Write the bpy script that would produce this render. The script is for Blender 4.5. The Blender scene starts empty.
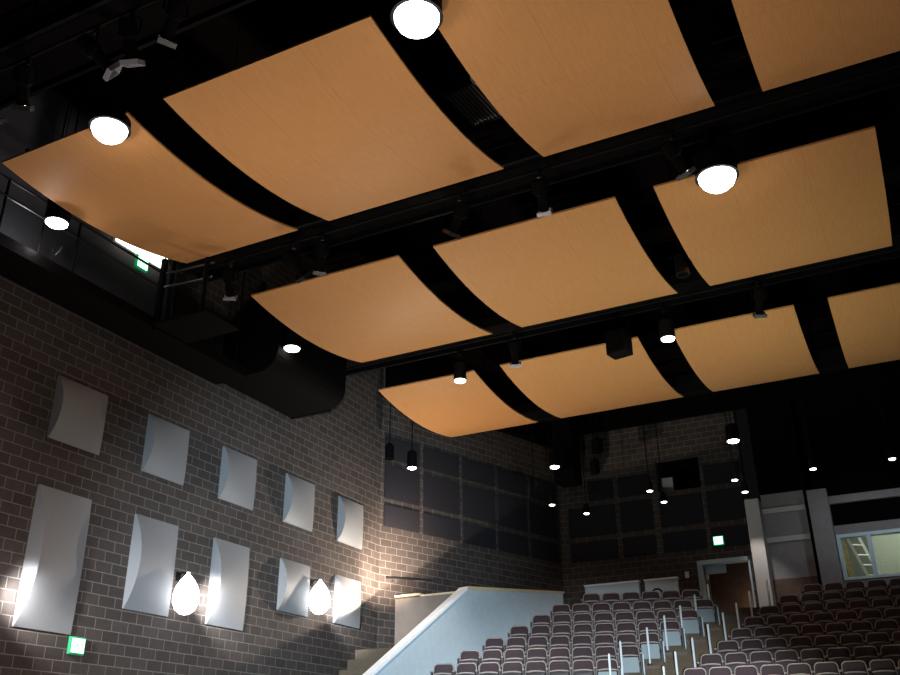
import bpy, bmesh, math, random
from mathutils import Vector, Matrix
random.seed(7)
S = bpy.context.scene
C = S.collection
PI = math.pi
R = math.radians
FLOOR = -1.6          # the lens is the origin, 1.6 m above the floor
ROOF = 12.5

# ------------------------------------------------------------------ materials
def mat(name, col, rough=.6, metal=0., emit=None, strength=0., noise=0., nscale=20., spec=.5, bump=0.):
    m = bpy.data.materials.new(name); m.use_nodes = True
    nt = m.node_tree; b = nt.nodes['Principled BSDF']
    b.inputs['Base Color'].default_value = (*col, 1)
    b.inputs['Roughness'].default_value = rough
    b.inputs['Metallic'].default_value = metal
    b.inputs['Specular IOR Level'].default_value = spec
    if emit:
        b.inputs['Emission Color'].default_value = (*emit, 1)
        b.inputs['Emission Strength'].default_value = strength
    if noise or bump:
        tc = nt.nodes.new('ShaderNodeTexCoord'); n = nt.nodes.new('ShaderNodeTexNoise')
        n.inputs['Scale'].default_value = nscale; n.inputs['Detail'].default_value = 6
        nt.links.new(tc.outputs['Object'], n.inputs['Vector'])
        if noise:
            r = nt.nodes.new('ShaderNodeValToRGB')
            r.color_ramp.elements[0].position = .3; r.color_ramp.elements[1].position = .7
            r.color_ramp.elements[0].color = (*[c*(1-noise) for c in col], 1)
            r.color_ramp.elements[1].color = (*[min(1, c*(1+noise)) for c in col], 1)
            nt.links.new(n.outputs['Fac'], r.inputs['Fac']); nt.links.new(r.outputs['Color'], b.inputs['Base Color'])
        if bump:
            bp = nt.nodes.new('ShaderNodeBump'); bp.inputs['Strength'].default_value = bump; bp.inputs['Distance'].default_value = .01
            nt.links.new(n.outputs['Fac'], bp.inputs['Height']); nt.links.new(bp.outputs['Normal'], b.inputs['Normal'])
    return m

def block_mat(name, c1, c2, mortar):
    m = bpy.data.materials.new(name); m.use_nodes = True
    nt = m.node_tree; b = nt.nodes['Principled BSDF']; b.inputs['Roughness'].default_value = .85
    b.inputs['Specular IOR Level'].default_value = .2
    uv = nt.nodes.new('ShaderNodeUVMap'); uv.uv_map = 'UVMap'
    br = nt.nodes.new('ShaderNodeTexBrick')
    br.offset = .5; br.squash = 1
    br.inputs['Scale'].default_value = 1
    br.inputs['Brick Width'].default_value = .4064; br.inputs['Row Height'].default_value = .2032
    br.inputs['Mortar Size'].default_value = .010; br.inputs['Mortar Smooth'].default_value = .25
    br.inputs['Color1'].default_value = (*c1, 1); br.inputs['Color2'].default_value = (*c2, 1); br.inputs['Mortar'].default_value = (*mortar, 1)
    nt.links.new(uv.outputs['UV'], br.inputs['Vector'])
    n = nt.nodes.new('ShaderNodeTexNoise'); n.inputs['Scale'].default_value = 9; n.inputs['Detail'].default_value = 5
    nt.links.new(uv.outputs['UV'], n.inputs['Vector'])
    mx = nt.nodes.new('ShaderNodeMix'); mx.data_type = 'RGBA'; mx.blend_type = 'MULTIPLY'; mx.inputs['Factor'].default_value = .45
    nt.links.new(br.outputs['Color'], mx.inputs['A']); nt.links.new(n.outputs['Color'], mx.inputs['B'])
    g = nt.nodes.new('ShaderNodeRGBToBW'); nt.links.new(n.outputs['Color'], g.inputs['Color'])
    nt.links.new(g.outputs['Val'], mx.inputs['B'])
    nt.links.new(mx.outputs['Result'], b.inputs['Base Color'])
    bp = nt.nodes.new('ShaderNodeBump'); bp.inputs['Strength'].default_value = .5; bp.inputs['Distance'].default_value = .01; bp.invert = True
    nt.links.new(br.outputs['Fac'], bp.inputs['Height']); nt.links.new(bp.outputs['Normal'], b.inputs['Normal'])
    return m

def wood_mat():
    m = bpy.data.materials.new('birch_veneer'); m.use_nodes = True
    nt = m.node_tree; b = nt.nodes['Principled BSDF']; b.inputs['Roughness'].default_value = .5
    b.inputs['Specular IOR Level'].default_value = .10
    uv = nt.nodes.new('ShaderNodeUVMap'); uv.uv_map = 'UVMap'
    mp = nt.nodes.new('ShaderNodeMapping'); mp.inputs['Scale'].default_value = (16, 1.2, 1)
    nt.links.new(uv.outputs['UV'], mp.inputs['Vector'])
    n = nt.nodes.new('ShaderNodeTexNoise'); n.inputs['Scale'].default_value = 2.2; n.inputs['Detail'].default_value = 8; n.inputs['Roughness'].default_value = .65
    nt.links.new(mp.outputs['Vector'], n.inputs['Vector'])
    r = nt.nodes.new('ShaderNodeValToRGB')
    r.color_ramp.elements[0].position = .30; r.color_ramp.elements[0].color = (.46, .208, .073, 1)
    r.color_ramp.elements[1].position = .72; r.color_ramp.elements[1].color = (.545, .258, .097, 1)
    nt.links.new(n.outputs['Fac'], r.inputs['Fac'])
    br = nt.nodes.new('ShaderNodeTexBrick'); br.offset = 0
    br.inputs['Scale'].default_value = 1; br.inputs['Brick Width'].default_value = 1.22; br.inputs['Row Height'].default_value = 2.22
    br.inputs['Mortar Size'].default_value = .006; br.inputs['Mortar Smooth'].default_value = 0
    br.inputs['Color1'].default_value = (1, 1, 1, 1); br.inputs['Color2'].default_value = (.96, .96, .96, 1); br.inputs['Mortar'].default_value = (.88, .86, .83, 1)
    nt.links.new(uv.outputs['UV'], br.inputs['Vector'])
    mx = nt.nodes.new('ShaderNodeMix'); mx.data_type = 'RGBA'; mx.blend_type = 'MULTIPLY'; mx.inputs['Factor'].default_value = 1
    nt.links.new(r.outputs['Color'], mx.inputs['A']); nt.links.new(br.outputs['Color'], mx.inputs['B'])
    nt.links.new(mx.outputs['Result'], b.inputs['Base Color'])
    return m

M = dict(
    block=block_mat('dark_concrete_block', (.060, .047, .041), (.083, .066, .058), (.19, .165, .145)),
    wood=wood_mat(),
    black=mat('matt_black_paint', (.0018, .0010, .0009), .9, noise=.3, nscale=6, spec=.08),
    steel=mat('black_painted_steel', (.0035, .003, .0032), .7, spec=.08),
    roof=mat('black_roof_deck', (.004, .002, .0018), .95, noise=.3, nscale=3, spec=.05),
    shiny=mat('bright_chrome', (.75, .75, .78), .18, 1),
    darkmetal=mat('dark_anodised_metal', (.10, .095, .095), .35, .9),
    upper=mat('grey_painted_gypsum', (.085, .08, .085), .8, noise=.1, nscale=4),
    diff=mat('grey_diffuser_laminate', (.21, .21, .215), .6, noise=.05, nscale=40),
    absorb=mat('charcoal_fabric_panel', (.020, .018, .022), .9, noise=.25, nscale=60, spec=.2),
    blue=mat('pale_blue_wall_paint', (.45, .53, .57), .6, noise=.05, nscale=8),
    cap=mat('white_painted_wall_cap', (.82, .82, .82), .5, noise=.04),
    tan=mat('tan_wall_paint', (.20, .155, .125), .7, noise=.08, nscale=5),
    lip=mat('oak_cap_rail', (.62, .48, .28), .5, noise=.15, nscale=15),
    floor=mat('dark_concrete_floor', (.10, .085, .075), .7, noise=.2, nscale=3),
    tread=mat('brown_carpet_tread', (.105, .078, .052), .95, noise=.25, nscale=30),
    fabric=mat('plum_grey_seat_fabric', (.050, .036, .042), .9, noise=.3, nscale=120, spec=.2),
    shell=mat('taupe_seat_plastic', (.34, .295, .28), .45),
    seatpan=mat('dark_seat_pan', (.022, .02, .022), .5),
    post=mat('pale_blue_enamel', (.62, .72, .78), .35),
    frame=mat('pale_blue_steel_frame', (.40, .52, .60), .45),
    greywall=mat('grey_lilac_wall', (.25, .235, .255), .8, noise=.08, nscale=6),
    greyband=mat('light_grey_ledge', (.48, .46, .46), .7),
    brown=mat('brown_wainscot', (.10, .06, .045), .7, noise=.2, nscale=8),
    boothwall=mat('booth_plaster', (.52, .55, .46), .8, noise=.05),
    boothdark=mat('booth_dark_lining', (.22, .22, .20), .8),
    ladder=mat('aluminium_ladder', (.9, .88, .78), .4, .2),
    plank=mat('yellow_pine_board', (.78, .60, .28), .6, noise=.15, nscale=10),
    glow=mat('lamp_lens', (1, 1, 1), .4, emit=(1, .97, .95), strength=14),
    glows=mat('small_lamp_lens', (1, 1, 1), .4, emit=(1, .95, .92), strength=9),
    globe=mat('opal_globe', (1, 1, 1), .4, emit=(.98, .98, 1), strength=5),
    tube=mat('fluorescent_diffuser', (1, 1, 1), .4, emit=(1, .97, .85), strength=4),
    exitf=mat('exit_sign_face', (.8, 1, .85), .4, emit=(.45, 1, .62), strength=2.6),
    exitl=mat('exit_sign_letters', (.0, .35, .12), .5, emit=(.02, .6, .2), strength=1.2),
    exitc=mat('exit_sign_case', (.02, .25, .10), .5, emit=(.0, .35, .12), strength=.35),
    seatblue=mat('blue_grey_seat_laminate', (.17, .24, .27), .5),
    winframe=mat('light_blue_window_frame', (.58, .76, .88), .45),
    white=mat('white_plastic', (.8, .8, .82), .4),
)
g = bpy.data.materials.new('window_glass'); g.use_nodes = True
_b = g.node_tree.nodes['Principled BSDF']
_b.inputs['Base Color'].default_value = (.95, 1, .98, 1); _b.inputs['Roughness'].default_value = .02
_b.inputs['Transmission Weight'].default_value = 1; _b.inputs['IOR'].default_value = 1.05
M['glass'] = g

# ------------------------------------------------------------------ mesh helpers
def box(bm, x0, x1, y0, y1, z0, z1, bev=0., mtx=None):
    vs = [bm.verts.new((x, y, z)) for x in (x0, x1) for y in (y0, y1) for z in (z0, z1)]
    q = [(0, 1, 3, 2), (4, 6, 7, 5), (0, 4, 5, 1), (2, 3, 7, 6), (0, 2, 6, 4), (1, 5, 7, 3)]
    fs = [bm.faces.new([vs[i] for i in f]) for f in q]
    if bev:
        es = list({e for f in fs for e in f.edges})
        r = bmesh.ops.bevel(bm, geom=es, offset=bev, segments=2, affect='EDGES', profile=.6)
        vs = [v for v in {v for f in r['faces'] for v in f.verts} | {v for v in vs if v.is_valid}]
    if mtx is not None:
        bmesh.ops.transform(bm, matrix=mtx, verts=[v for v in vs if v.is_valid])
    return bm

def prism(bm, pts, d):
    """closed polygon pts (3-D) swept along d"""
    d = Vector(d)
    a = [bm.verts.new(p) for p in pts]; b = [bm.verts.new(Vector(p)+d) for p in pts]
    n = len(pts)
    bm.faces.new(a[::-1]); bm.faces.new(b)
    for i in range(n): bm.faces.new((a[i], a[(i+1) % n], b[(i+1) % n], b[i]))
    return bm

def tube(bm, pts, r, seg=8, rx=None):
    pts = [Vector(p) for p in pts]; rings = []
    n = len(pts)
    for i, p in enumerate(pts):
        t = (pts[min(i+1, n-1)]-pts[max(i-1, 0)]).normalized()
        up = Vector((0, 0, 1)) if abs(t.z) < .9 else Vector((1, 0, 0))
        u = t.cross(up).normalized(); v = t.cross(u)
        rings.append([bm.verts.new(p+u*r*math.cos(2*PI*k/seg)+v*r*math.sin(2*PI*k/seg)) for k in range(seg)])
    for a, b in zip(rings, rings[1:]):
        for k in range(seg): bm.faces.new((a[k], a[(k+1) % seg], b[(k+1) % seg], b[k]))
    bm.faces.new(rings[0][::-1]); bm.faces.new(rings[-1])
    return bm

def lathe(bm, prof, seg=24, o=(0, 0, 0)):
    rings = []
    for r, z in prof:
        rings.append([bm.verts.new((o[0]+r*math.cos(2*PI*k/seg), o[1]+r*math.sin(2*PI*k/seg), o[2]+z)) for k in range(seg)])
    for a, b in zip(rings, rings[1:]):
        for k in range(seg): bm.faces.new((a[k], a[(k+1) % seg], b[(k+1) % seg], b[k]))
    bm.faces.new(rings[0][::-1]); bm.faces.new(rings[-1])
    return bm

def nb(): return bmesh.new()

def obj(name, bm, m, parent=None, loc=None, rot=None, smooth=False, kind=None):
    bmesh.ops.recalc_face_normals(bm, faces=bm.faces)
    me = bpy.data.meshes.new(name); bm.to_mesh(me); bm.free()
    me.materials.append(M[m] if isinstance(m, str) else m)
    if smooth:
        for p in me.polygons: p.use_smooth = True
        try: me.set_sharp_from_angle(angle=R(40))
        except Exception: pass
    o = bpy.data.objects.new(name, me); C.objects.link(o)
    if parent: o.parent = parent
    if loc: o.location = loc
    if rot: o.rotation_euler = rot
    if kind: o['kind'] = kind
    return o

def tag(o, label, cat, group=None):
    o['label'] = label; o['category'] = cat
    if group: o['group'] = group
    return o

def thing(name, label, cat, loc=(0, 0, 0), rz=0., group=None, rot=None):
    o = bpy.data.objects.new(name, None); C.objects.link(o)
    o.empty_display_size = .2; o.location = loc; o.rotation_euler = rot or (0, 0, rz)
    return tag(o, label, cat, group)

def dup(root, loc, rz=None, label=None, group=None):
    r = root.copy(); C.objects.link(r); r.location = loc
    if rz is not None: r.rotation_euler = (0, 0, rz)
    if label: r['label'] = label
    if group: r['group'] = group
    for ch in list(root.children):
        c = ch.copy(); C.objects.link(c); c.parent = r
        for gc in list(ch.children):
            d = gc.copy(); C.objects.link(d); d.parent = c
    return r

ORD = 'first second third fourth fifth sixth seventh eighth ninth tenth'.split()

def uv_wall(o, ax):
    """UV in metres: u along the horizontal direction ax, v up"""
    me = o.data; uv = me.uv_layers.new(name='UVMap')
    for p in me.polygons:
        for li in p.loop_indices:
            co = me.vertices[me.loops[li].vertex_index].co
            if abs(p.normal.z) > .7: u, v = co.x, co.y
            elif abs(p.normal.dot(Vector((ax[0], ax[1], 0)))) > .7: u, v = co.x*ax[1]-co.y*ax[0], co.z
            else: u, v = co.x*ax[0]+co.y*ax[1], co.z
            uv.data[li].uv = (u, v)

# ------------------------------------------------------------------ room shell
XL = -13.79
YC = 22.74                       # corner of the left wall and the angled wall
A = R(19); CA, SA = math.cos(A), math.sin(A)
YB = 30.5                        # back wall
LM = (YB-YC)/CA                  # length of the angled wall
XM = XL+LM*SA                    # corner angled wall / back wall
def mid(t, z=0., off=0.):        # a point on the angled wall: t metres from the corner, off metres into the room
    return Vector((XL+t*SA+off*CA, YC+t*CA-off*SA, z))

b = nb(); box(b, -16, 16, -6, 34, FLOOR-.2, FLOOR); obj('floor', b, 'floor', kind='structure')
b = nb(); box(b, -16, 16, -6, 34, ROOF, ROOF+.2); obj('ceiling', b, 'roof', kind='structure')
b = nb(); box(b, XL-.3, XL, -2, YC+.1, FLOOR, ROOF); o = obj('wall_left', b, 'block', kind='structure'); uv_wall(o, (0, 1))
b = nb(); prism(b, [mid(0, FLOOR), mid(LM+.1, FLOOR), mid(LM+.1, FLOOR, -.3), mid(0, FLOOR, -.3)], (0, 0, ROOF-FLOOR))
o = obj('wall_left_rear', b, 'block', kind='structure'); uv_wall(o, (SA, CA))
# mortar bead in the re-entrant corner
b = nb(); box(b, 13.8, 14.1, -2, 34, FLOOR, ROOF); o = obj('wall_right', b, 'block', kind='structure'); uv_wall(o, (0, 1))
# back wall with its door, projection port and booth opening
DOOR = (-6.52, -4.93, 4.2, 6.08)
PORT = (-7.56, -6.10, 8.50, 9.62)
b = nb()
def bw(x0, x1, z0, z1): box(b, x0, x1, YB, YB+.3, z0, z1)
bw(XM-.3, PORT[0], FLOOR, ROOF)
bw(PORT[0], PORT[1], FLOOR, 6.08); bw(PORT[0], PORT[1], 6.08, PORT[2]); bw(PORT[0], PORT[1], PORT[3], ROOF)
b.free(); b = nb()
bw(XM-.3, PORT[0], FLOOR, ROOF)
bw(PORT[0], DOOR[0], FLOOR, PORT[2]); bw(PORT[0], PORT[1], PORT[3], ROOF)
bw(PORT[1], DOOR[1], PORT[2], ROOF); bw(DOOR[0], DOOR[1], DOOR[3], PORT[2]); bw(DOOR[0], DOOR[1], FLOOR, DOOR[2])
bw(DOOR[1], -4.72, FLOOR, ROOF)
o = obj('wall_back', b, 'block', kind='structure'); uv_wall(o, (1, 0))
# grey upper wall beside the catwalk
b = nb(); box(b, XL, XL+.06, 2, 13.6, 8.35, ROOF); obj('wall_upper', b, 'upper', kind='structure')

b = nb(); box(b, XM, 13.8, YB-.25, YB, 10.95, ROOF); obj('dark_band_back', b, 'black', kind='structure')  # black band added to make the back wall's top read dark
b = nb(); prism(b, [mid(.1, 10.55), mid(LM-.1, 10.55), mid(LM-.1, 10.55, .25), mid(.1, 10.55, .25)], (0, 0, ROOF-10.55)); obj('dark_band_angled', b, 'black', kind='structure')  # same added darkening band along the top of the angled wall
# projection port: dark box behind the opening
b = nb(); box(b, PORT[0]-.05, PORT[1]+.3, YB+2.2, YB+2.3, PORT[2]-.3, PORT[3]+.3)
box(b, PORT[0]-.05, PORT[0], YB+.3, YB+2.3, PORT[2]-.3, PORT[3]+.3)
box(b, PORT[1]+.25, PORT[1]+.3, YB+.3, YB+2.3, PORT[2]-.3, PORT[3]+.3)
box(b, PORT[0]-.05, PORT[1]+.3, YB+.3, YB+2.3, PORT[3]+.25, PORT[3]+.3); box(b, PORT[0]-.05, PORT[1]+.3, YB+.3, YB+2.3, PORT[2]-.3, PORT[2]-.25)
obj('trim_1', b, 'black', kind='structure')

b = nb(); box(b, PORT[0]+.02, PORT[0]+.42, YB+.5, YB+.54, PORT[2]-.25, 9.12); tag(obj('port_glow_board', b, 'greyband'), 'pale board added inside the dark projection port to show its lit side', 'board')  # pale board added to catch light, standing for the port's lit reveal
# vestibule behind the door opening
b = nb()
x0, x1, z0, z1 = DOOR
box(b, x0-.3, x1+.6, YB+1.6, YB+1.7, z0-.2, z1+.4); box(b, x0-.4, x0-.3, YB+.3, YB+1.7, z0-.2, z1+.4)
box(b, x1+.6, x1+.7, YB+.3, YB+1.7, z0-.2, z1+.4); box(b, x0-.4, x1+.7, YB+.3, YB+1.7, z1+.4, z1+.5); box(b, x0-.4, x1+.7, YB+.3, YB+1.7, z0-.3, z0-.2)
obj('wall_vestibule', b, 'brown', kind='structure')
b = nb(); box(b, x0-.02, x0+.10, YB-.06, YB+.3, z0, z1+.02); box(b, x0+.10, x1-.02, YB-.06, YB+.3, z1-.10, z1+.02)
box(b, x1-.02, x1+.03, YB-.04, YB+.3, z0, z1-.1)
dr = obj('door_1', b, 'frame', kind='structure')
b = nb(); box(b, x0+.12, x0+.80, YB+.32, YB+.36, z1-.36, z1-.08); obj('transom_panel', b, 'frame', dr)
b = nb(); box(b, x0+.10, x0+.13, YB+.30, YB+.9, z0, z1-.12, mtx=None); obj('door_leaf', b, 'brown', dr)
b = nb(); tube(b, [(x0+.17, YB+.40, z0+1.0), (x0+.17, YB+.8, z0+1.0)], .018); obj('door_handle', b, 'shiny', dr)
b = nb(); box(b, x0+.13, x0+.2, YB+.32, YB+.42, z1-.50, z1-.36); obj('door_closer', b, 'white', dr)

# pier, recessed wall, column and booth front to the right of the door
b = nb(); box(b, -4.72, -4.30, YB-.55, YB+.3, FLOOR, 7.75); obj('column_pier', b, 'greyband', kind='structure')
b = nb(); box(b, -4.30, -3.0, YB+.05, YB+.3, FLOOR, 5.32); obj('baseboard_recess', b, 'brown', kind='structure')
b = nb(); box(b, -4.30, -3.0, YB+.1, YB+.3, 5.32, 8.0); obj('wall_recess', b, 'greywall', kind='structure')
b = nb(); box(b, -4.30, -3.0, YB-.02, YB+.1, 7.36, 7.52); obj('trim_2', b, 'greyband', kind='structure')
b = nb(); box(b, -4.30, -3.0, YB-.02, YB+.1, 6.44, 6.60); obj('trim_3', b, 'greyband', kind='structure')
b = nb(); box(b, -3.0, -2.86, YB+.1, YB+.3, FLOOR, 8.0); box(b, -4.30, -2.7, YB-.1, YB+.3, 8.0, ROOF); obj('wall_top_and_shadow_strip', b, 'black', kind='structure')  # narrow black strip paints the column's shadow beside it; upper box is wall
b = nb(); box(b, -2.86, -2.28, YB-.35, YB+.3, FLOOR, 7.85); obj('column_booth', b, 'greywall', kind='structure')
BX0, BX1, BZ0, BZ1 = -2.26, 1.4, 5.10, 6.46
b = nb()
box(b, -2.28, 6, YB, YB+.25, FLOOR, BZ0); box(b, -2.28, 6, YB, YB+.25, BZ1, 6.75)
box(b, BX1, 6, YB, YB+.25, BZ0, BZ1)
box(b, -2.28, 6, YB-.05, YB+.25, 7.42, 7.66)
obj('wall_booth', b, 'greywall', kind='structure')
b = nb(); box(b, -2.28, 6, YB+.08, YB+.25, 6.75, 7.42); box(b, -2.9, 13.8, YB-.1, YB+.3, 7.85, ROOF); box(b, -2.28, 6, YB, YB+.25, 7.66, 7.85); box(b, 6, 13.8, YB, YB+.25, FLOOR, 7.85)
obj('wall_booth_fascia', b, 'black', kind='structure')
b = nb()
box(b, BX0, BX0+.10, YB-.06, YB+.2, BZ0, BZ1); box(b, BX1-.1, BX1, YB-.06, YB+.2, BZ0, BZ1)
box(b, BX0+.1, BX1-.1, YB-.06, YB+.2, BZ1-.10, BZ1); box(b, BX0+.1, BX1-.1, YB-.06, YB+.2, BZ0, BZ0+.08)
for xm in (-1.42, -.02): box(b, xm, xm+.13, YB-.05, YB+.18, BZ0+.08, BZ1-.1)
wf = obj('window_1', b, 'winframe', kind='structure')
for xa, xb in ((BX0+.1, -1.42), (-1.29, -.02), (.11, BX1-.1)):
    b = nb(); box(b, xa, xb, YB+.08, YB+.09, BZ0+.08, BZ1-.1); obj('window_glass', b, 'glass', wf)
# booth room
b = nb(); box(b, -1.46, 1.6, YB+2.2, YB+2.3, 4.3, 7.2); box(b, 1.6, 1.7, YB+.25, YB+2.3, 4.3, 7.2); box(b, -2.4, 1.7, YB+.25, YB+2.3, 7.2, 7.3); obj('wall_booth_room', b, 'boothwall', kind='structure')
b = nb(); box(b, -2.4, -1.46, YB+2.2, YB+2.3, 4.3, 7.2); box(b, -2.5, -2.4, YB+.25, YB+2.3, 4.3, 7.2); obj('wall_booth_side', b, 'boothdark', kind='structure')
b = nb(); box(b, -2.4, 1.6, YB+.25, YB+2.3, 4.2, 4.3); obj('floor_booth', b, 'floor', kind='structure')
# ladder leaning inside the booth
ld = thing('ladder', 'pale metal ladder leaning inside the lit booth window', 'ladder', (-1.36, YB+.55, 4.3), 0)
la, lb = Vector((0, 0, .0)), Vector((-.80, .1, 2.55))
for s, dx in ((0, 0), (1, .33)):
    b = nb(); d = Vector((dx, .28*s, 0)); dirv = (lb-la)
    prism(b, [la+d, la+d+Vector((.09, 0, 0)), la+d+Vector((.09, .05, 0)), la+d+Vector((0, .05, 0))], dirv); obj('side_rail', b, 'ladder', ld)
for k in range(1, 8):
    p = la+(lb-la)*(k/8+.02); b = nb(); tube(b, [p+Vector((.05, .02, 0)), p+Vector((.38, .30, 0))], .02); obj('rung', b, 'ladder', ld)
pk = nb(); prism(pk, [(-2.05, YB+.55, 4.3), (-1.88, YB+.55, 4.3), (-1.88, YB+.60, 4.3), (-2.05, YB+.60, 4.3)], (-.22, .1, 2.3))
tag(obj('timber_board', pk, 'plank'), 'yellow timber board propped upright at the left end of the booth window', 'board')

# ------------------------------------------------------------------ wooden ceiling clouds
KS = .915
XE = {1: [(-13.37, -10.36), (-9.58, -5.63), (-4.82, -1.66), (-.86, 3.1)],
      2: [(-12.64, -8.72), (-7.89, -3.93), (-3.17, .72)],
      3: [(-13.07, -10.01), (-9.23, -5.39), (-4.52, -1.58), (-.81, 3.1)]}
YE = {1: (8.688, 13.502, 10.35), 2: (14.907, 19.716, 10.174), 3: (21.315, 25.998, 10.0)}
SAG = {1: .27, 2: .25, 3: .24}
ROWN = {1: 'nearest row', 2: 'middle row', 3: 'farthest row'}
def cloud(row, j, x0, x1):
    y0, y1, zf = [v*KS for v in YE[row]]; zn = 10*KS; sag = SAG[row]
    n = 24; t = thing('ceiling_cloud', 'curved wooden acoustic ceiling panel, %s from the left in the %s' % (ORD[j], ROWN[row]), 'ceiling panel', ((x0+x1)/2, (y0+y1)/2, zn), 0, 'wooden acoustic ceiling panels')
    hx, hy = (x1-x0)/2, (y1-y0)/2
    def zz(u): return (zf-zn)*u-4*sag*u*(1-u)
    b = nb(); lo = []; hi = []
    for k in range(n+1):
        u = k/n; y = -hy+2*hy*u
        lo.append([b.verts.new((x, y, zz(u))) for x in (-hx, hx)]); hi.append([b.verts.new((x, y, zz(u)+.035)) for x in (-hx, hx)])
    for k in range(n):
        b.faces.new((lo[k][0], lo[k+1][0], lo[k+1][1], lo[k][1])); b.faces.new((hi[k][0], hi[k][1], hi[k+1][1], hi[k+1][0]))
        for s in (0, 1): b.faces.new((lo[k][s], lo[k+1][s], hi[k+1][s], hi[k][s]))
    for k in (0, n): b.faces.new((lo[k][0], lo[k][1], hi[k][1], hi[k][0]))
    o = obj('veneer_board', b, 'wood', t, smooth=True)
    uv = o.data.uv_layers.new(name='UVMap')
    for l in o.data.loops:
        co = o.data.vertices[l.vertex_index].co; uv.data[l.index].uv = (co.x+hx+.001, co.y+hy+.001)
    for s in (-.6, .6):            # steel channel following the curve on the back
        b = nb(); tube(b, [(s*hx, -hy+2*hy*k/12, zz(k/12)+.075) for k in range(13)], .035, 6); obj('curved_channel', b, 'steel', t)
    for s in (-.6, .6):
        for u in (.15, .85):
            b = nb(); tube(b, [(s*hx, -hy+2*hy*u, zz(u)+.05), (s*hx, -hy+2*hy*u, ROOF-zn-.01)], .008, 5); obj('hanger_wire', b, 'steel', t)
for row in XE:
    for j, (a, c) in enumerate(XE[row]): cloud(row, j, a*KS, c*KS)

# ------------------------------------------------------------------ convex diffusers on the left wall
FT = .3048
def diffuser(y0, ztop, h, bulge, label):
    W = 4*FT
    t = thing('wall_diffuser', label, 'wall panel', (XL, y0+W/2, ztop-h/2), 0, 'convex grey wall panels')
    n = 20; base = .035
    rad = (h*h/4+bulge*bulge)/(2*bulge)
    def xo(u, f=1.): z = -h/2+h*u; return base+f*(math.sqrt(max(0, rad*rad-z*z))-(rad-bulge))
    m_ = 8; far = .08           # the bow dies out towards the far end
    def fl(v): return 1+(far-1)*v
    b = nb(); th = .018
    ring = [[b.verts.new((xo(k/n, fl(v/m_)), -W/2+W*v/m_, -h/2+h*k/n)) for v in range(m_+1)] for k in range(n+1)]
    for k in range(n):
        for v in range(m_): b.faces.new((ring[k][v], ring[k+1][v], ring[k+1][v+1], ring[k][v+1]))
    lo = [b.verts.new((.002, y, -h/2)) for y in (-W/2, W/2)]; up = [b.verts.new((.002, y, h/2)) for y in (-W/2, W/2)]
    b.faces.new([lo[0]]+ring[0]+[lo[1]]); b.faces.new([up[1]]+ring[n][::-1]+[up[0]]); b.faces.new((lo[0], lo[1], up[1], up[0]))
    obj('curved_face', b, 'diff', t, smooth=True)
    for s in (-1, 1):
        b = nb(); y = s*(W/2-.002); pts = [(.003, y, -h/2+.002)]+[(xo(k/n, 1 if s < 0 else far)-.003, y, (-h/2+h*k/n)*.998) for k in range(n+1)]+[(.003, y, h/2-.002)]
        prism(b, pts, (0, -s*th, 0)); obj('end_cap', b, 'diff', t)
YS = [11.03, 13.396, 15.765, 18.185, 20.571]
HL = [8*FT, 6*FT, 6*FT, 4*FT, 4*FT]
upl = ['small convex grey panel high on the block wall, farthest from the corner', 'small convex grey panel in the upper row, second from the left',
       'small convex grey panel in the upper row, third of the five', 'small convex grey panel in the upper row, second from the corner', 'small convex grey panel in the upper row, nearest the warm lit corner']
lol = ['tallest convex grey panel, above the green exit sign on the block wall', 'tall convex grey panel left of the glowing wall globe, lower row',
       'tall convex grey panel with brightly lit left end, right of the larger globe', 'small convex grey panel in the lower row, left of the second globe', 'small convex panel lit almost white, lower row nearest the corner']
BU = [.36, .28, .28, .22, .22]
for i in range(5):
    diffuser(YS[i], 6.81, 4*FT, .22, upl[i]); diffuser(YS[i], 4.71, HL[i], BU[i], lol[i])

# ------------------------------------------------------------------ absorber panels
RZ = [(6.47, 7.11, 'bottom'), (7.29, 8.32, 'middle'), (8.50, 9.19, 'top')]
TE = [(.14, 1.52), (1.67, 3.20), (3.35, 4.84), (4.99, 6.42), (6.58, 8.0)]
def absorber(p, rz, w, z0, z1, label, group):
    t = thing('absorber_panel', label, 'acoustic panel', (p.x, p.y, z0), rz, group)
    b = nb(); box(b, 0, w, -.055, -.012, 0, z1-z0, .012); obj('fabric_face', b, 'absorb', t)
    b = nb(); box(b, .05, w-.05, -.013, -.001, .05, z1-z0-.05); obj('mounting_frame', b, 'black', t)
for i, (t0, t1) in enumerate(TE):
    for z0, z1, nm in RZ:
        absorber(mid(t0), PI/2-A, t1-t0, z0, z1, 'charcoal fabric panel on the angled block wall, %s row, %s from the lit corner' % (nm, ORD[i]), 'charcoal panels on the angled wall')
BXE = [[(-10.78, -9.10), (-8.93, -7.80), (-7.56, -6.14), (-5.98, -4.80)]]*2+[[(-10.0, -9.10), (-8.93, -7.80), None, (-5.98, -4.80)]]
for (z0, z1, nm), cols in zip(RZ, BXE):
    for i, e in enumerate(cols):
        if e: absorber(Vector((e[0], YB, 0)), 0, e[1]-e[0], z0, z1, 'charcoal fabric panel on the dark back wall, %s row, %s column from its left corner' % (nm, ORD[i]), 'charcoal panels on the back wall')

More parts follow.
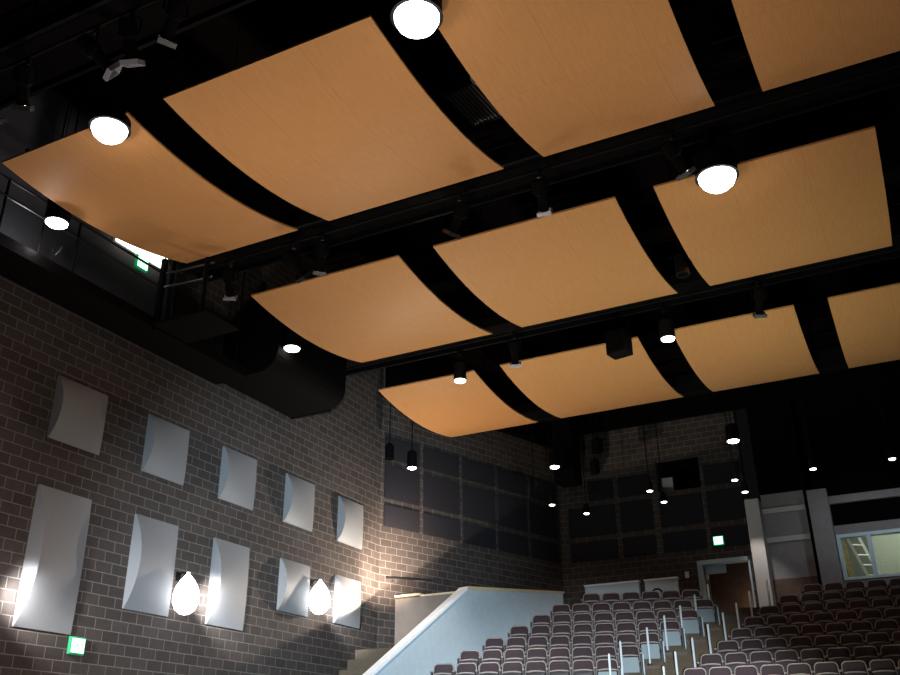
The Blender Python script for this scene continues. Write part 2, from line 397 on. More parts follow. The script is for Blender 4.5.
# ------------------------------------------------------------------ exit signs
def exit_sign(loc, rz, label, w=.34, h=.30):
    t = thing('exit_sign', label, 'exit sign', loc, rz, 'green exit signs')
    b = nb(); box(b, -w/2, w/2, -.07, 0, -h/2, h/2, .012); obj('housing', b, 'exitc', t)
    b = nb(); box(b, -w/2+.03, w/2-.03, -.078, -.068, -h/2+.03, h/2-.03); f = obj('lit_face', b, 'exitf', t)
    cu = bpy.data.curves.new('lettering', 'FONT'); cu.body = 'EXIT'; cu.size = .125; cu.align_x = 'CENTER'; cu.align_y = 'CENTER'; cu.extrude = .003
    tmp = bpy.data.objects.new('lettering', cu); C.objects.link(tmp); bpy.context.view_layer.update()
    me = bpy.data.meshes.new_from_object(tmp.evaluated_get(bpy.context.evaluated_depsgraph_get())); bpy.data.objects.remove(tmp); bpy.data.curves.remove(cu)
    me.materials.clear(); me.materials.append(M['exitl']); me.name = 'lettering'
    o = bpy.data.objects.new('lettering', me); C.objects.link(o); o.parent = f
    o.location = (0, -.082, 0); o.rotation_euler = (PI/2, 0, 0)
exit_sign((XL, 12.42, 2.10), PI/2, 'green lit exit sign low on the left block wall, under the tallest panel')
exit_sign((-5.76, YB-.06, 6.66), 0, 'green lit exit sign above the back doorway')
exit_sign((XL+.14, 12.45, 9.88), PI/2, 'green lit exit sign up beside the catwalk rail')

# ------------------------------------------------------------------ lamps
def spot(loc, energy, size=130, blend=.6, col=(1, .95, .88), target=None, rad=.08):
    l = bpy.data.lights.new('lamp_and_fill_light', 'SPOT'); l.energy = energy; l.spot_size = R(size); l.spot_blend = blend; l.color = col; l.shadow_soft_size = rad
    o = bpy.data.objects.new('lamp_and_fill_light', l); C.objects.link(o); o.location = loc
    d = Vector(target)-Vector(loc) if target else Vector((0, 0, -1))
    o.rotation_euler = d.to_track_quat('-Z', 'Y').to_euler(); return o
def point(loc, energy, col=(1, 1, 1), rad=.1):
    l = bpy.data.lights.new('lamp_and_fill_light', 'POINT'); l.energy = energy; l.color = col; l.shadow_soft_size = rad
    o = bpy.data.objects.new('lamp_and_fill_light', l); C.objects.link(o); o.location = loc; return o

def downlight(loc, d, h, stem_top, label, group, lens='glow', body='darkmetal', lit=True, drop=.35):
    t = thing('downlight', label, 'ceiling lamp', loc, 0, group); r = d/2
    b = nb(); lathe(b, [(r*.55, h+.05), (r*.92, h), (r, h-.04), (r, .03), (r*1.04, .015), (r*1.04, .0), (r*.9, 0), (r*.88, .04)], 28); obj('housing', b, body, t, smooth=True)
    if lit:
        b = nb(); lathe(b, [(r*.89, .02), (r*.88, -.15*r*drop), (r*.76, -.5*r*drop), (r*.52, -.8*r*drop), (r*.25, -.95*r*drop), (r*.02, -r*drop)], 28); obj('lens', b, lens, t, smooth=True)
    else:
        b = nb(); lathe(b, [(r*.88, .03), (r*.5, .05), (r*.05, .06)], 20); obj('lens', b, 'black', t, smooth=True)
    b = nb(); tube(b, [(0, 0, h+.04), (0, 0, stem_top-loc[2])], .014, 8); obj('stem', b, 'steel', t)
    b = nb(); lathe(b, [(.03, stem_top-loc[2]-.12), (.07, stem_top-loc[2]-.1), (.07, stem_top-loc[2])], 16); obj('canopy', b, 'steel', t)
    return t
G1 = 'bright round house downlights'
big = [((-9.82, 7.96, 8.98), .60, 'large blazing round downlight over the corner of the left wooden panel, nearest row'),
       ((-4.45, 7.96, 8.83), .66, 'large blazing round downlight at the top edge, before the dark gap between panels'),
       ((-1.79, 13.36, 8.83), .68, 'large blazing round downlight over the right wooden panel of the middle row'),
       ((-9.41, 19.21, 8.83), .32, 'cylinder downlight hanging in front of the small left panel of the farthest row'),
       ((-4.17, 19.21, 8.83), .34, 'cylinder downlight hanging by a thin stem beside the black loudspeaker'),
       ((-12.45, 9.35, 8.83), .42, 'bright round downlight beside the catwalk, above the highest block wall'),
       ((-11.95, 15.67, 8.83), .40, 'bright round downlight beside the black duct'),
       ((-12.6, 22.5, 7.94), .28, 'stem hung cylinder downlight in front of the charcoal panels near the corner'),
       ((-9.95, 27.1, 8.83), .34, 'round downlight before the corner of the angled wall and back wall'),
       ((-4.35, 27.2, 8.83), .38, 'round downlight high before the back wall, right of the projection port')]
for p, d, lab in big: downlight(p, d, .46, ROOF if p[1] > 20 or p[1] < 12 or p[0] < -11 else 9.62, lab, G1, body='darkmetal' if abs(p[1]-19.21) < .1 else 'steel', drop=.75 if d > .5 else .35)
G2 = 'small pendant downlights over the rear seats'
small = [((-9.83, 26.35, 7.4), 'small pendant lamp before the far right panels of the angled wall'), ((-9.5, 28.6, 7.6), 'small pendant lamp before the leftmost back wall panel'),
         ((-6.93, 26.97, 7.6), 'small pendant lamp just left of the projection port'), ((-6.89, 28.41, 7.6), 'small pendant lamp just below the bright side of the projection port'),
         ((-4.55, 27.73, 7.8), 'small pendant lamp directly below the high back downlight'), ((-4.42, 28.46, 7.6), 'small pendant lamp above the pale pier beside the doorway'),
         ((-2.27, 26.96, 7.6), 'small pendant lamp above the grey column beside the booth'), ((-.24, 27.02, 7.6), 'small pendant lamp above the lit booth window')]
for p, lab in small: downlight(p, .20, .26, ROOF, lab, G2, 'glows', 'steel')
G3 = 'unlit black pendants'
for p, d, lab in [((-13.36, 22.5, 8.32), .26, 'unlit black pendant against the left end of the angled wall'), ((-10.6, 26.9, 7.95), .22, 'unlit black pendant before the angled wall, above a small lit one'),
                  ((-9.0, 28.3, 8.80), .30, 'unlit black pendant hanging before the back wall, left one'), ((-8.55, 27.3, 9.15), .36, 'unlit black pendant hanging before the back wall, larger and higher one'),
                  ((-3.12, 16.4, 8.83), .26, 'unlit metal cylinder lamp in the gap between two middle row panels'), ((-4.36, 9.9, 9.3), .44, 'unlit round black lamp in the gap by the ceiling grille')]:
    downlight(p, d, .42, ROOF, lab, G3, lit=False, body='steel' if p[1] > 20 else 'darkmetal')

def globe(loc, label):
    t = thing('wall_sconce', label, 'wall lamp', loc, 0, 'glowing wall globes')
    b = nb(); lathe(b, [(.03, .46), (.09, .39), (.15, .32), (.225, .19), (.27, .03), (.26, -.12), (.20, -.26), (.10, -.34), (.01, -.36)], 28); obj('opal_globe', b, 'globe', t, smooth=True)
    b = nb(); lathe(b, [(.03, .50), (.045, .49), (.045, .43), (.03, .42)], 16); obj('cap', b, 'white', t)
    b = nb(); tube(b, [(-.26, 0, .44), (-.16, 0, .50), (0, 0, .46)], .016); obj('arm', b, 'steel', t)
    b = nb(); box(b, -.28, -.25, -.06, .06, .34, .52, .006); obj('wall_plate', b, 'steel', t)
globe((XL+.28, 14.80, 3.28), 'blazing wall globe between two tall grey panels')
globe((XL+.28, 19.52, 3.90), 'blazing wall globe between the two small lower panels by the corner')
globe((XL+.28, 10.08, 2.70), 'wall globe beside the left end of the tallest panel')

# ------------------------------------------------------------------ catwalks and rigging
def tubes(name, runs, r, m, parent, seg=8):
    for pts in runs:
        b = nb(); tube(b, pts, r, seg); obj(name, b, m, parent)
# side catwalk along the left wall
sc = thing('catwalk', 'black steel side catwalk along the top of the left block wall', 'catwalk', (XL, 3, 8.15))
b = nb(); box(b, .02, .92, 0, 12.3, 0, .10); box(b, .86, .92, 0, 12.3, .10, .22); obj('deck', b, 'black', sc)
for z in (.95, 1.28): tubes('rail', [[(.89, 0, z), (.89, 9.38, z)]], .024, 'darkmetal', sc)
for y in (1.4, 2.8, 4.3, 5.35, 5.6, 7.2): tubes('post', [[(.89, y, .1), (.89, y, 1.3)]], .024, 'steel', sc)
b = nb(); box(b, .86, .96, 9.34, 9.44, -.05, 1.6); obj('corner_post', b, 'steel', sc)
for y in (.5, 3.5, 6.5, 9.5, 12): tubes('hanger_rod', [[(.8, y, .1), (.8, y, ROOF-8.16)]], .016, 'steel', sc)
cp = nb(); tube(cp, [(0, 0, .12), (.02, 0, 0), (.10, .03, -.05), (.16, .05, .02), (.2, .06, .10)], .022)
t = thing('pipe_clamp', 'small grey hook clamp on the catwalk below its bright lamp', 'clamp', (XL+.55, 9.95, 8.75))
obj('hook', cp, 'darkmetal', t)
b = nb(); tube(b, [(0, 0, .1), (0, 0, -.5)], .015); obj('stem', b, 'darkmetal', t)
# fluorescent strip on the wall above the catwalk
t = thing('fluorescent_light', 'long white light strip on the wall above the catwalk exit sign', 'light', (XL+.06, 12.45, 10.22))
b = nb(); box(b, 0, .06, -.75, .75, -.16, .16, .01); obj('housing', b, 'white', t)
b = nb(); box(b, .06, .13, -.72, .72, -.14, .14, .03); obj('diffuser', b, 'tube', t)
# black duct at the end of the side catwalk
b = nb(); r_ = .5
sec = [(XL+.03, 9.6), (XL+.03, 8.27)]+[(XL+1.66-r_+r_*math.sin(a), 8.27+r_-r_*math.cos(a)) for a in [R(k) for k in range(0, 91, 15)]]+[(XL+1.66, 9.6)]
prism(b, [(x, 15.4, z) for x, z in sec], (0, 2.8, 0)); dk = obj('air_duct', b, 'black')
tag(dk, 'fat black air duct with a rounded lower edge at the wall top', 'duct')
b = nb(); prism(b, [(XL+.02+x*1.0, 18.2, z) for x, z in ((0, 8.25), (1.2, 8.25), (1.2, 8.33), (0, 8.33))], (0, .05, 0)); obj('flange', b, 'steel', dk)
b = nb(); box(b, -10.55, -9.84, 28.6, 29.4, 8.8, ROOF-.005, .0); tag(obj('air_duct', b, 'black'), 'black vertical duct hanging before the corner of angled and back walls', 'duct')
# louvred grille above the nearest row
t = thing('air_grille', 'pale louvred air grille seen through a gap between two near panels', 'grille', (-5.1, 11.15, 9.95), R(-6))
b = nb(); box(b, -.33, -.29, -.46, .46, 0, .06); box(b, .29, .33, -.46, .46, 0, .06); box(b, -.33, .33, -.5, -.46, 0, .06); box(b, -.33, .33, .46, .5, 0, .06); box(b, -.3, .3, -.46, .46, .055, .06); obj('frame', b, 'steel', t)
b = nb()
for k in range(9): box(b, -.27+.0675*k-.018, -.27+.0675*k+.018, -.46, .46, .01, .02)
obj('louvres', b, 'darkmetal', t)
b = nb(); box(b, -.3, .3, -.45, .45, .06, ROOF-9.96); obj('duct_boot', b, 'black', t)
# cross catwalks above the gaps between the rows
for yy, lab in ((6.9, 'black cross catwalk in front of the nearest row of wooden panels'), (12.93, 'black cross catwalk between the nearest and middle rows of wooden panels'),
                (18.75, 'black cross catwalk between the middle and farthest rows of wooden panels'), (24.6, 'black cross catwalk behind the farthest row of wooden panels')):
    x0 = -12.8 if yy < 20 else -11.8
    t = thing('catwalk', lab, 'catwalk', (0, yy, 9.75))
    b = nb(); box(b, x0, 6, -.42, .42, 0, .08); obj('deck', b, 'black', t)
    for s in (-.45, .45):
        b = nb(); box(b, x0, 6, s-.03, s+.03, -.12, .14); obj('edge_beam', b, 'steel', t)
        for z in (.6, 1.05): tubes('rail', [[(x0, s, z), (6, s, z)]], .024, 'steel', t)
        for k in range(8):
            x = x0+.3+k*2.5
            if x < 6: tubes('post', [[(x, s, .1), (x, s, 1.06)]], .022, 'steel', t)
    tubes('lighting_pipe', [[(x0+.2, -.30, -.32), (6, -.30, -.32)]], .026, 'steel', t)
    for k in range(5): tubes('hanger_rod', [[(x0+.6+k*4, 0, .1), (x0+.6+k*4, 0, ROOF-9.76)]], .016, 'steel', t)
# short link rail at the catwalk corner
t = thing('guard_rail', 'thin steel guard rails turning the corner beyond the left wooden panel', 'railing', (-12.72, 12.32, 8.2))
for z in (.82, 1.14): tubes('rail', [[(0, 0, z), (1.15, .12, z+.02)]], .024, 'darkmetal', t)
for x in (.12, 1.02): tubes('post', [[(x, .05, 0), (x, .05, 1.55)]], .05, 'steel', t)
b = nb(); box(b, -.05, 1.3, -.1, .9, -.06, 0); obj('deck', b, 'black', t)

# stage lanterns hung from the lighting pipes
def lantern(loc, rz, tilt, label, front='darkmetal', group='stage lanterns on the lighting pipes', fmat='black'):
    t = thing('stage_light', label, 'stage light', loc, rz, group)
    rot = (R(tilt), 0, 0); pz = Vector((0, 0, -.30))
    def tr(bm): bmesh.ops.transform(bm, matrix=Matrix.Translation(pz) @ Matrix.Rotation(R(tilt), 4, 'X'), verts=bm.verts); return bm
    b = nb(); lathe(b, [(.03, .24), (.10, .22), (.12, .14), (.12, -.02), (.085, -.06), (.085, -.30), (.095, -.33)], 18); obj('barrel', tr(b), fmat, t, smooth=True)
    b = nb(); lathe(b, [(.08, -.331), (.05, -.345), (.005, -.35)], 16); obj('lens', tr(b), 'shiny', t, smooth=True)
    b = nb(); rg = [[b.verts.new((sx*w_, sy*w_, z_)) for sx, sy in ((-1, -1), (1, -1), (1, 1), (-1, 1))] for w_, z_ in ((.125, -.33), (.125, -.40), (.105, -.40), (.105, -.33))]
    for q_ in range(4):
        for k_ in range(4): b.faces.new((rg[q_][k_], rg[q_][(k_+1) % 4], rg[(q_+1) % 4][(k_+1) % 4], rg[(q_+1) % 4][k_]))
    obj('colour_frame', tr(b), front, t)
    b = nb(); tube(b, [(-.15, 0, -.30), (-.15, 0, -.06), (-.08, 0, 0), (.08, 0, 0), (.15, 0, -.06), (.15, 0, -.30)], .014); obj('yoke', b, 'steel', t)
    b = nb(); box(b, -.03, .03, -.03, .03, -.01, .12, .006); obj('clamp', b, 'darkmetal', t)
for x, y, rz, tl, lab in [(-10.1, 6.6, 40, 40, 'stage lantern at far left of the dark rigging above the blazing lamp'), (-8.75, 6.6, -30, 55, 'stage lantern with a pale lit front flap, top left rigging'),
                          (-8.1, 6.6, 20, 35, 'stage lantern right of the pale flapped one, top left rigging'), (-7.3, 6.6, 60, 50, 'stage lantern at top edge before the large left wooden panel'),
                          (-10.9, 6.6, 10, 50, 'stage lantern at the left picture edge in the dark rigging'),
                          (-11.3, 12.63, 30, 45, 'stage lantern beyond the far corner of the left wooden panel'), (-9.75, 12.63, -20, 50, 'stage lantern in the dark band, right above the middle row left panel'),
                          (-9.1, 12.63, 40, 35, 'stage lantern in the dark band beside the first column gap'), (-6.15, 12.63, 65, 40, 'shiny stage lantern in the middle of the dark band, near and middle rows'),
                          (-4.6, 12.63, 10, 50, 'stage lantern in the dark band left of the gap between large panels'), (-2.3, 12.63, -25, 45, 'stage lantern in the dark band above the bright right downlight'),
                          (-7.6, 18.45, 20, 40, 'stage lantern in the dark band above the farthest row, second gap'), (-2.0, 18.45, 20, 40, 'stage lantern in the far dark band near its right end')]:
    lantern((x, y, 9.283), R(rz), tl, lab, 'greywall' if 'flap' in lab else 'darkmetal')
# hanging loudspeaker
t = thing('loudspeaker', 'black loudspeaker hanging before the second panel of the farthest row', 'loudspeaker', (-5.25, 19.0, 8.57), R(-12))
b = nb(); box(b, -.24, .24, -.2, .2, 0, .58, .03); obj('cabinet', b, 'steel', t)
b = nb(); box(b, -.21, .21, -.215, -.198, .03, .55, .006); obj('grille', b, 'black', t)
b = nb(); tube(b, [(-.26, 0, .4), (-.26, 0, .75), (.26, 0, .75), (.26, 0, .4)], .016); obj('bracket', b, 'steel', t)
tubes('hanger_rod', [[(0, 0, .75), (0, 0, 1.1)]], .02, 'steel', t)

# ------------------------------------------------------------------ stairs wall beside the seats
def bp(y, z, off=0.):       # a point on the seat side of the pale blue wall
    return Vector((-11.15+(y-20.77)*math.tan(A)-off*CA, y+off*SA, z))
TH = .25
pw = [bp(17.0, FLOOR), bp(17.0, .33), bp(22.08, 4.28), bp(25.76, 4.63), bp(25.76, FLOOR)]
b = nb(); prism(b, pw, (-TH*CA, TH*SA, 0))
para = obj('stair_wall', b, 'blue'); tag(para, 'pale blue low wall with a white sloping cap beside the seats', 'low wall')
b = nb(); e = Vector((.03*CA, -.03*SA, 0)); d = (-(TH+.06)*CA, (TH+.06)*SA, 0)
prism(b, [bp(17.0, .33)+e, bp(22.08, 4.28)+e, bp(22.08, 4.37)+e, bp(17.0, .42)+e], d); obj('sloping_cap', b, 'cap', para)
b = nb(); prism(b, [bp(22.08, 4.28)+e, bp(25.80, 4.635)+e, bp(25.80, 4.685)+e, bp(22.08, 4.37)+e], d); obj('level_cap', b, 'lip', para)
b = nb(); box(b, mid(.66).x, -10.65, 23.35, 23.55, FLOOR, 4.46); cw = obj('landing_wall', b, 'tan'); tag(cw, 'tan low wall closing the stair landing behind the white sloping cap', 'low wall')
b = nb(); box(b, mid(.66).x, -12.75, 23.30, 23.58, 4.50, 4.56); box(b, -12.75, -10.65, 23.30, 23.58, 4.46, 4.51); obj('cap_rail', b, 'lip', cw)
# stairs and landing between the walls
b = nb()
for k in range(14):
    y0 = 17.0+.36*k; z1 = -.7+.28*k
    prism(b, [Vector((XL, y0, FLOOR)), bp(y0, FLOOR, TH), bp(y0+.36, FLOOR, TH), Vector((XL, y0+.36, FLOOR))], (0, 0, z1-FLOOR))
obj('floor_stairs', b, 'tread', kind='structure')
# handrail on the angled wall
t = thing('handrail', 'short metal handrail on the angled wall above the tan wall', 'handrail', tuple(mid(.25, 4.95)))
pts = [mid(.25+.25*k, 5.0+.02*k, .09)-mid(.25, 4.95) for k in range(8)]
b = nb(); tube(b, pts, .022); obj('rail', b, 'darkmetal', t)
for k in (1, 6):
    b = nb(); q = pts[k]; tube(b, [q, q+Vector((0, 0, -.07)), q+Vector((-.09*CA, .09*SA, -.09))], .012); obj('bracket', b, 'darkmetal', t)
t = thing('handrail', 'lit metal handrail on the back wall above the left half wall', 'handrail', (-10.0, YB-.09, 6.05))
b = nb(); tube(b, [(0, 0, 0), (.62, 0, .0)], .03); obj('rail', b, 'shiny', t)
for x in (.1, .52):
    b = nb(); tube(b, [(x, 0, 0), (x, 0, -.06), (x, .085, -.07)], .012); obj('bracket', b, 'darkmetal', t)

# ------------------------------------------------------------------ raked seating
DY, DZ, P_ = .85, .37, .55
ph_r, ph_l = R(4.5), R(16.8)
RX = [-5.06, -4.84, -4.59, -4.39, -4.18, -3.90, -3.48, -2.92]
RN = [10, 10, 9, 9, 9, 8, 8, 7]
LX = [-10.72, -10.43, -10.14, -9.80, -9.50, -9.24, -8.62]
LN = [8, 8, 8, 8, 8, 8, 6]
def rpos(k, j): return Vector((RX[k]+j*P_*math.cos(ph_r), 21.98+DY*k+j*P_*math.sin(ph_r), 2.083-.83+DZ*k))
def lpos(k, j): return Vector((LX[k]+j*P_*math.cos(ph_l), 20.77+DY*k+j*P_*math.sin(ph_l), 2.375-.83+DZ*k))
# platforms (treads and risers) under the rows
b = nb()
for k in range(-5, 8):
    kk = min(max(k, 0), 7); z = 2.083-.83+DZ*k; base = Vector((RX[kk], 21.98+DY*k, 0))
    u = Vector((math.cos(ph_r), math.sin(ph_r), 0)); n = Vector((-math.sin(ph_r), math.cos(ph_r), 0))
    a0 = base-u*.32-n*.42; a1 = base+u*8.5-n*.42; dd = n*(DY if k < 7 else 1.2)
    prism(b, [(*(a0).xy, FLOOR), (*(a1).xy, FLOOR), (*(a1+dd).xy, FLOOR), (*(a0+dd).xy, FLOOR)], (0, 0, z-FLOOR))
obj('floor_right_tiers', b, 'floor', kind='structure')
b = nb()
for k in range(-4, 7):
    kk = min(max(k, 0), 6); z = 2.375-.83+DZ*k; base = Vector((LX[kk], 20.77+DY*k, 0))
    u = Vector((math.cos(ph_l), math.sin(ph_l), 0)); n = Vector((-math.sin(ph_l), math.cos(ph_l), 0))
    a1 = base+u*(7*P_+.32)-n*.42; dd = n*(DY if k < 6 else 1.0)
    L_ = (base.x - (-11.15+(base.y-20.77)*math.tan(A)))/math.cos(ph_l)-.02
    a0 = base-u*max(.25, L_)-n*.42
    if k >= 5: a0 = base-u*(.9 if k == 5 else 1.2)-n*.42
    prism(b, [(*(a0).xy, FLOOR), (*(a1).xy, FLOOR), (*(a1+dd).xy, FLOOR), (*(a0+dd).xy, FLOOR)], (0, 0, z-FLOOR))
obj('floor_left_tiers', b, 'floor', kind='structure')
# aisle steps, two to a row
b = nb()
for k in range(-8, 16):
    f = k/2; k0 = min(max(f, 0), 6)
    def li(a, f): i = int(math.floor(f)); i = min(max(i, 0), len(a)-2); return a[i]+(a[i+1]-a[i])*(f-i)
    xl = li(LX, max(f-1, -1))+7*P_*math.cos(ph_l)-.2; xr = li(RX, min(f, 7))+.1
    yl = 20.77+DY*(f-1)+7*P_*math.sin(ph_l)-.35; yr = 21.98+DY*f-.40
    z = 2.083-.83+DZ*f+.02
    prism(b, [(xl, yl, FLOOR), (xr, yr, FLOOR), (xr, yr+DY/2+.02, FLOOR), (xl, yl+DY/2+.02, FLOOR)], (0, 0, z-FLOOR))
obj('floor_aisle_steps', b, 'tread', kind='structure')
b = nb(); box(b, -11.1, 8, 29.0, YB+.3, FLOOR, 4.2); obj('floor_rear', b, 'tread', kind='structure')

def rr(w0, w1, z0, z1, r, y, n=5):
    """rounded trapezoid outline in a vertical plane: width w0 at z0, w1 at z1"""
    pts = []
    for cx, cz, a0, rad in ((w0/2-r*.7, z0+r*.7, -90, r*.7), (w1/2-r, z1-r, 0, r), (-w1/2+r, z1-r, 90, r), (-w0/2+r*.7, z0+r*.7, 180, r*.7)):
        for k in range(n+1):
            a = R(a0+90*k/n); pts.append(Vector((cx+rad*math.cos(a), y, cz+rad*math.sin(a))))
    return pts
def lean(bm, z0=.42, ang=12):
    bmesh.ops.transform(bm, matrix=Matrix.Translation((0, 0, z0)) @ Matrix.Rotation(R(-ang), 4, 'X') @ Matrix.Translation((0, 0, -z0)), verts=bm.verts); return bm
def make_seat():
    t = thing('theatre_seat', 'x', 'seat', (0, 0, 0), 0)
    # pad, softly crowned towards the sitter (-y)
    b = nb(); out = rr(.475, .445, .43, .80, .085, 0); layers = []
    for sc_, yy in ((1.0, .0), (1.0, -.028), (.93, -.046), (.70, -.056), (.35, -.060)):
        cz = .615; layers.append([b.verts.new((p.x*sc_, yy, cz+(p.z-cz)*sc_)) for p in out])
    n = len(out)
    for a, c in zip(layers, layers[1:]):
        for i in range(n): b.faces.new((a[i], a[(i+1) % n], c[(i+1) % n], c[i]))
    b.faces.new(layers[0]); b.faces.new(layers[-1][::-1]); obj('back_pad', lean(b), 'fabric', t, smooth=True)
    # plastic shell with a raised rim round the pad
    b = nb(); o1 = rr(.525, .495, .40, .832, .105, 0); layers = []
    inn = rr(.480, .448, .43, .803, .087, 0)
    L = [[b.verts.new((p.x, -.022, p.z)) for p in inn], [b.verts.new((p.x, -.034, p.z)) for p in rr(.492, .460, .42, .812, .092, 0)],
         [b.verts.new((p.x, -.030, p.z)) for p in rr(.516, .486, .405, .826, .101, 0)], [b.verts.new((p.x, -.006, p.z)) for p in o1], [b.verts.new((p.x*.95, .030, .615+(p.z-.615)*.95)) for p in o1]]
    for a, c in zip(L, L[1:]):
        for i in range(n): b.faces.new((a[i], a[(i+1) % n], c[(i+1) % n], c[i]))
    b.faces.new(L[-1][::-1]); obj('back_shell', lean(b), 'shell', t, smooth=True)
    # tipped-up seat: dark pan towards the stage, pale front lip on top
    b = nb(); out = rr(.43, .45, .30, .555, .04, 0); layers = []
    for sc_, yy in ((.96, -.10), (1.0, -.115), (1.0, -.165), (.94, -.185), (.6, -.20)):
        layers.append([b.verts.new((p.x*sc_, yy, .43+(p.z-.43)*sc_)) for p in out])
    for a, c in zip(layers, layers[1:]):
        for i in range(n): b.faces.new((a[i], a[(i+1) % n], c[(i+1) % n], c[i]))
    b.faces.new(layers[0]); b.faces.new(layers[-1][::-1]); st = obj('tip_up_seat', b, 'seatpan', t, smooth=True)
    b = nb(); m_ = 9; pr = []
    for k in range(m_):
        u = k/(m_-1)*2-1; pr.append((u*.215, -.14-.012*(1-u*u), .558+.022*(1-u*u)))
    tube(b, pr, .017, 8); obj('front_lip', b, 'shell', st, smooth=True)
    # one standard with its arm on the aisle-left side
    b = nb(); box(b, -.295, -.255, -.10, .12, 0, .60, .008); obj('standard', b, 'seatpan', t)
    b = nb(); box(b, -.302, -.248, -.20, .12, .60, .635, .012); obj('armrest', b, 'shell', t)
    return t
seat0 = make_seat(); used = [False]
def put(p, rz, label, group):
    if not used[0]:
        used[0] = True; seat0.location = p; seat0.rotation_euler = (0, 0, rz); seat0['label'] = label; seat0['group'] = group; return seat0
    return dup(seat0, p, rz, label, group)
def end_parts(t, x, panel):
    s = bpy.data.objects.new('standard', std_me); C.objects.link(s); s.parent = t; s.location = (x, 0, 0)
    s = bpy.data.objects.new('armrest', arm_me); C.objects.link(s); s.parent = t; s.location = (x, 0, 0)
    if panel:
        s = bpy.data.objects.new('front_panel', fp_me); C.objects.link(s); s.parent = t; s['label'] = 'pale blue panel under the end seat'
        s = bpy.data.objects.new('end_panel', end_me); C.objects.link(s); s.parent = t; s.location = (x-.275+.03, 0, 0); s['label'] = 'pale blue end panel facing the aisle'
std_me = [c for c in seat0.children if c.name.startswith('standard')][0].data
arm_me = [c for c in seat0.children if c.name.startswith('armrest')][0].data
b = nb()
prism(b, [(0, -.26, .16), (0, -.20, .08), (0, .16, .02), (0, .22, .10), (0, .20, .58), (0, -.24, .58)], (.03, 0, 0))
prism(nb_ := nb(), rr(.43, .42, .18, .52, .03, -.235), (0, .025, 0)); _o = obj('front_panel', nb_, 'seatblue'); fp_me = _o.data; bpy.data.objects.remove(_o)
_o = obj('end_panel', b, 'frame'); end_me = _o.data; bpy.data.objects.remove(_o)
for k, x in enumerate(RX):
    n = RN[k]
    for j in range(n):
        put(rpos(k, j), ph_r, 'plum grey theatre seat, %s from aisle, %s row up, block below the booth' % (ORD[j], ORD[k]), 'seats in the block below the booth')
for k, x in enumerate(LX):
    n = LN[k]
    for j in range(n):
        s = put(lpos(k, j), ph_l, 'plum grey theatre seat, %s from aisle, %s row up, block beside blue wall' % (ORD[n-1-j], ORD[k]), 'seats in the block beside the blue wall')
        if j == n-1: end_parts(s, .55, True)

# handrail posts up the aisle
def post(p, h, label, group):
    t = thing('aisle_post', label, 'handrail post', p, 0, group)
    b = nb(); lathe(b, [(.001, h+.02), (.02, h+.012), (.027, h-.01), (.027, 0)][::-1], 12); obj('pole', b, 'post', t, smooth=True)
    b = nb(); lathe(b, [(.06, 0), (.06, .012), (.03, .03)], 14); obj('base_flange', b, 'darkmetal', t)
LPST = [(-6.80, 21.35, 1.55), (-6.78, 22.22, 1.92), (-6.33, 23.02, 2.29), (-6.09, 23.85, 2.66), (-5.91, 24.88, 3.03), (-5.67, 25.63, 3.40), (-5.45, 26.39, 3.77)]
RPST = [(-5.70, 21.8, 1.26), (-5.55, 22.4, 1.63), (-5.30, 23.16, 2.0), (-5.03, 23.8, 2.37), (-4.80, 24.64, 2.74), (-4.63, 25.7, 3.11), (-4.36, 26.3, 3.48), (-3.99, 27.1, 3.85)]
for i, p in enumerate(LPST): post(p, .85, 'pale blue handrail post beside the blue wall seats, %s from the bottom of the aisle' % ORD[i], 'aisle handrail posts')
for i, p in enumerate(RPST): post(p, .85, 'pale blue handrail post beside the booth block seats, %s from the bottom of the aisle' % ORD[i], 'aisle handrail posts')
# half walls behind the last row on the left
for x0, x1, lab in ((-9.88, -8.12, 'longer pale blue half wall with white cap behind the dark left seats'), (-7.92, -6.9, 'shorter pale blue half wall with white cap, before the black chair')):
    b = nb(); box(b, x0, x1, 29.05, 29.2, 4.2, 5.36); h_ = obj('half_wall', b, 'blue'); tag(h_, lab, 'low wall', 'half walls at the back')
    b = nb(); box(b, x0-.02, x1+.02, 29.02, 29.23, 5.36, 5.41); obj('cap', b, 'cap', h_)
# loose black chair by the half wall
t = thing('chair', 'loose black chair with a hoop back before the shorter half wall', 'chair', (-7.5, 28.6, 4.0), 0)
b = nb(); tube(b, [(-.2, .2, .0), (-.2, .2, .80), (-.15, .21, .98), (-.06, .22, 1.05), (.06, .22, 1.05), (.15, .21, .98), (.2, .2, .80), (.2, .2, .0)], .03); obj('hoop_frame', b, 'steel', t)
b = nb(); box(b, -.21, .21, -.22, .2, .42, .47, .015); obj('seat', b, 'black', t)
b = nb(); box(b, -.17, .17, .18, .21, .60, .78, .01); obj('backrest', b, 'black', t)
for s in (-1, 1):
    b = nb(); tube(b, [(s*.19, -.2, 0), (s*.19, -.2, .44)], .016); obj('leg', b, 'steel', t)
b = nb(); box(b, -6.96, -6.84, YB-.06, YB, 5.60, 5.80, .01); tag(obj('wall_switch', b, 'white'), 'small white switch plate on the back wall left of the doorway', 'switch')

# ------------------------------------------------------------------ light
EN = [250, 250, 250, 1700, 2000, 200, 150, 120, 40, 40]
for (p, d, lab), e in zip(big, EN):
    spot((p[0], p[1], p[2]-d*.5-.06), e, 72, .7, (1, .93, .88), rad=.12)
for k, (p, lab) in enumerate(small):
    spot((p[0], p[1], p[2]-.10), {5: 150, 7: 90}.get(k, 10), 52 if k == 5 else 90, .7, (1, .92, .84) if k != 7 else (.85, .94, 1), {5: (-4.6, 29.85, 5.3), 7: (-1.2, 30.4, 5.6)}.get(k), .06)
point((-12.85, 9.3, 8.42), 24, (.95, .95, 1), .1)
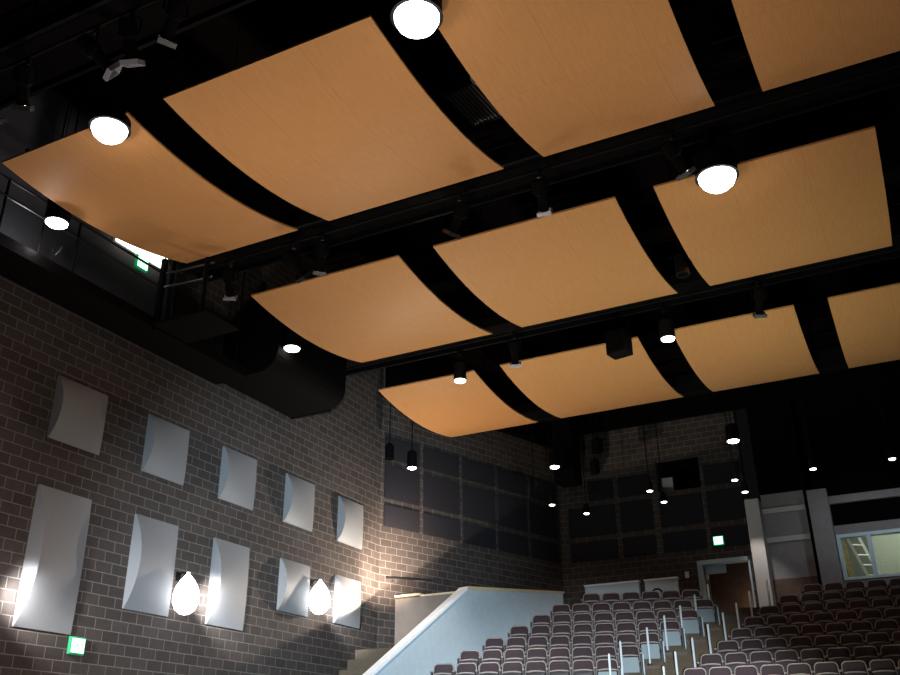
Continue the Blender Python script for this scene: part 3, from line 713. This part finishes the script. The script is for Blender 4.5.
# each wall globe throws most of its light along the wall at the next panel
for y, z in ((14.85, 3.33), (19.57, 3.95), (10.13, 2.75)): spot((XL+.50, y+.30, z), 480, 84, .8, (.95, .97, 1), (XL+.20, y+.95, z), .12)
# warm spots added behind the low wall; first cone edge stands for a shadow
L_ = Vector((-12.3, 22.2, 4.2)); n_ = (Vector((XL, 21.84, 3.98))-L_).cross(Vector((XL, 18.46, 2.29))-L_); n_ = n_ if n_.z > 0 else -n_
spot(L_, 800, 172, .05, (1, .85, .70), L_+n_, .05)
spot((-12.3, 21.3, 4.1), 1900, 66, 1, (1, .80, .64), mid(.15, 5.35), .1)
# added unseen floods by the lens fill the front rows and left panels
spot((1, -2, -.4), 27000, 28, .5, (.82, .93, 1), (-6.8, 21, -1.7), .2)
spot((1, -2, -.4), 8000, 20, 1, (1, .88, .84), (-13.8, 12.2, 2.6), .3)
# added cool fill by the lens for the lower block wall
spot((1, -2, -.4), 30000, 28, 1, (.60, .82, 1), (-13.8, 19.3, 4.3), .3)
# unseen disks near the floor, added as fill to brighten the ceiling panels
def area(loc, target, size, energy, col, spread=120):
    l = bpy.data.lights.new('cloud_fill_light', 'AREA'); l.shape = 'DISK'; l.size = size; l.energy = energy; l.color = col; l.spread = R(spread)
    o = bpy.data.objects.new('cloud_fill_light', l); C.objects.link(o); o.location = loc
    o.rotation_euler = (Vector(target)-Vector(loc)).to_track_quat('-Z', 'Y').to_euler()
for x, y, tx, ty, e, c in ((-7.2, 8, -8.2, 10, 135, (1, .93, .84)), (-1.5, 8, -1.8, 10, 85, (1, .95, .84)), (-7.5, 14.5, -7.9, 18.8, 112, (.90, 1, .95)), (-1.8, 14.5, -2.6, 20.6, 150, (.86, 1, .88))):
    area((x, y, -1.4), (tx, ty, 9), 1.2, e, c, 86)
point((-4.9, YB+1.1, 4.8), 11, (1, .8, .6), .1)
point((-.5, YB+.5, 6.95), 50, (.95, 1, .88), .2)
point((PORT[0]+.25, YB+.9, 8.75), 3, (1, 1, .92), .05)  # unseen point added to light the board in the port

w = bpy.data.worlds.new('World'); S.world = w; w.use_nodes = True
w.node_tree.nodes['Background'].inputs['Color'].default_value = (.02, .02, .022, 1)
w.node_tree.nodes['Background'].inputs['Strength'].default_value = .15

# ------------------------------------------------------------------ camera
cam = bpy.data.cameras.new('Camera'); co = bpy.data.objects.new('Camera', cam); C.objects.link(co); S.camera = co
F_, yaw, pit, rol = 929.56, R(26.7425), R(25.0937), R(-.5147)
fw = Vector((-math.sin(yaw)*math.cos(pit), math.cos(yaw)*math.cos(pit), math.sin(pit)))
rt = Vector((math.cos(yaw), math.sin(yaw), 0)); up = rt.cross(fw)
r2 = rt*math.cos(rol)+up*math.sin(rol); u2 = -rt*math.sin(rol)+up*math.cos(rol)
co.matrix_world = Matrix(((r2.x, u2.x, -fw.x, 0), (r2.y, u2.y, -fw.y, 0), (r2.z, u2.z, -fw.z, 0), (0, 0, 0, 1)))
cam.sensor_fit = 'HORIZONTAL'; cam.sensor_width = 36; cam.lens = F_/900*36; cam.clip_end = 200; cam.clip_start = .05
S.view_settings.view_transform = 'Standard'; S.view_settings.look = 'None'
S.view_settings.exposure = 0; S.view_settings.gamma = 1; S.view_settings.use_curve_mapping = False
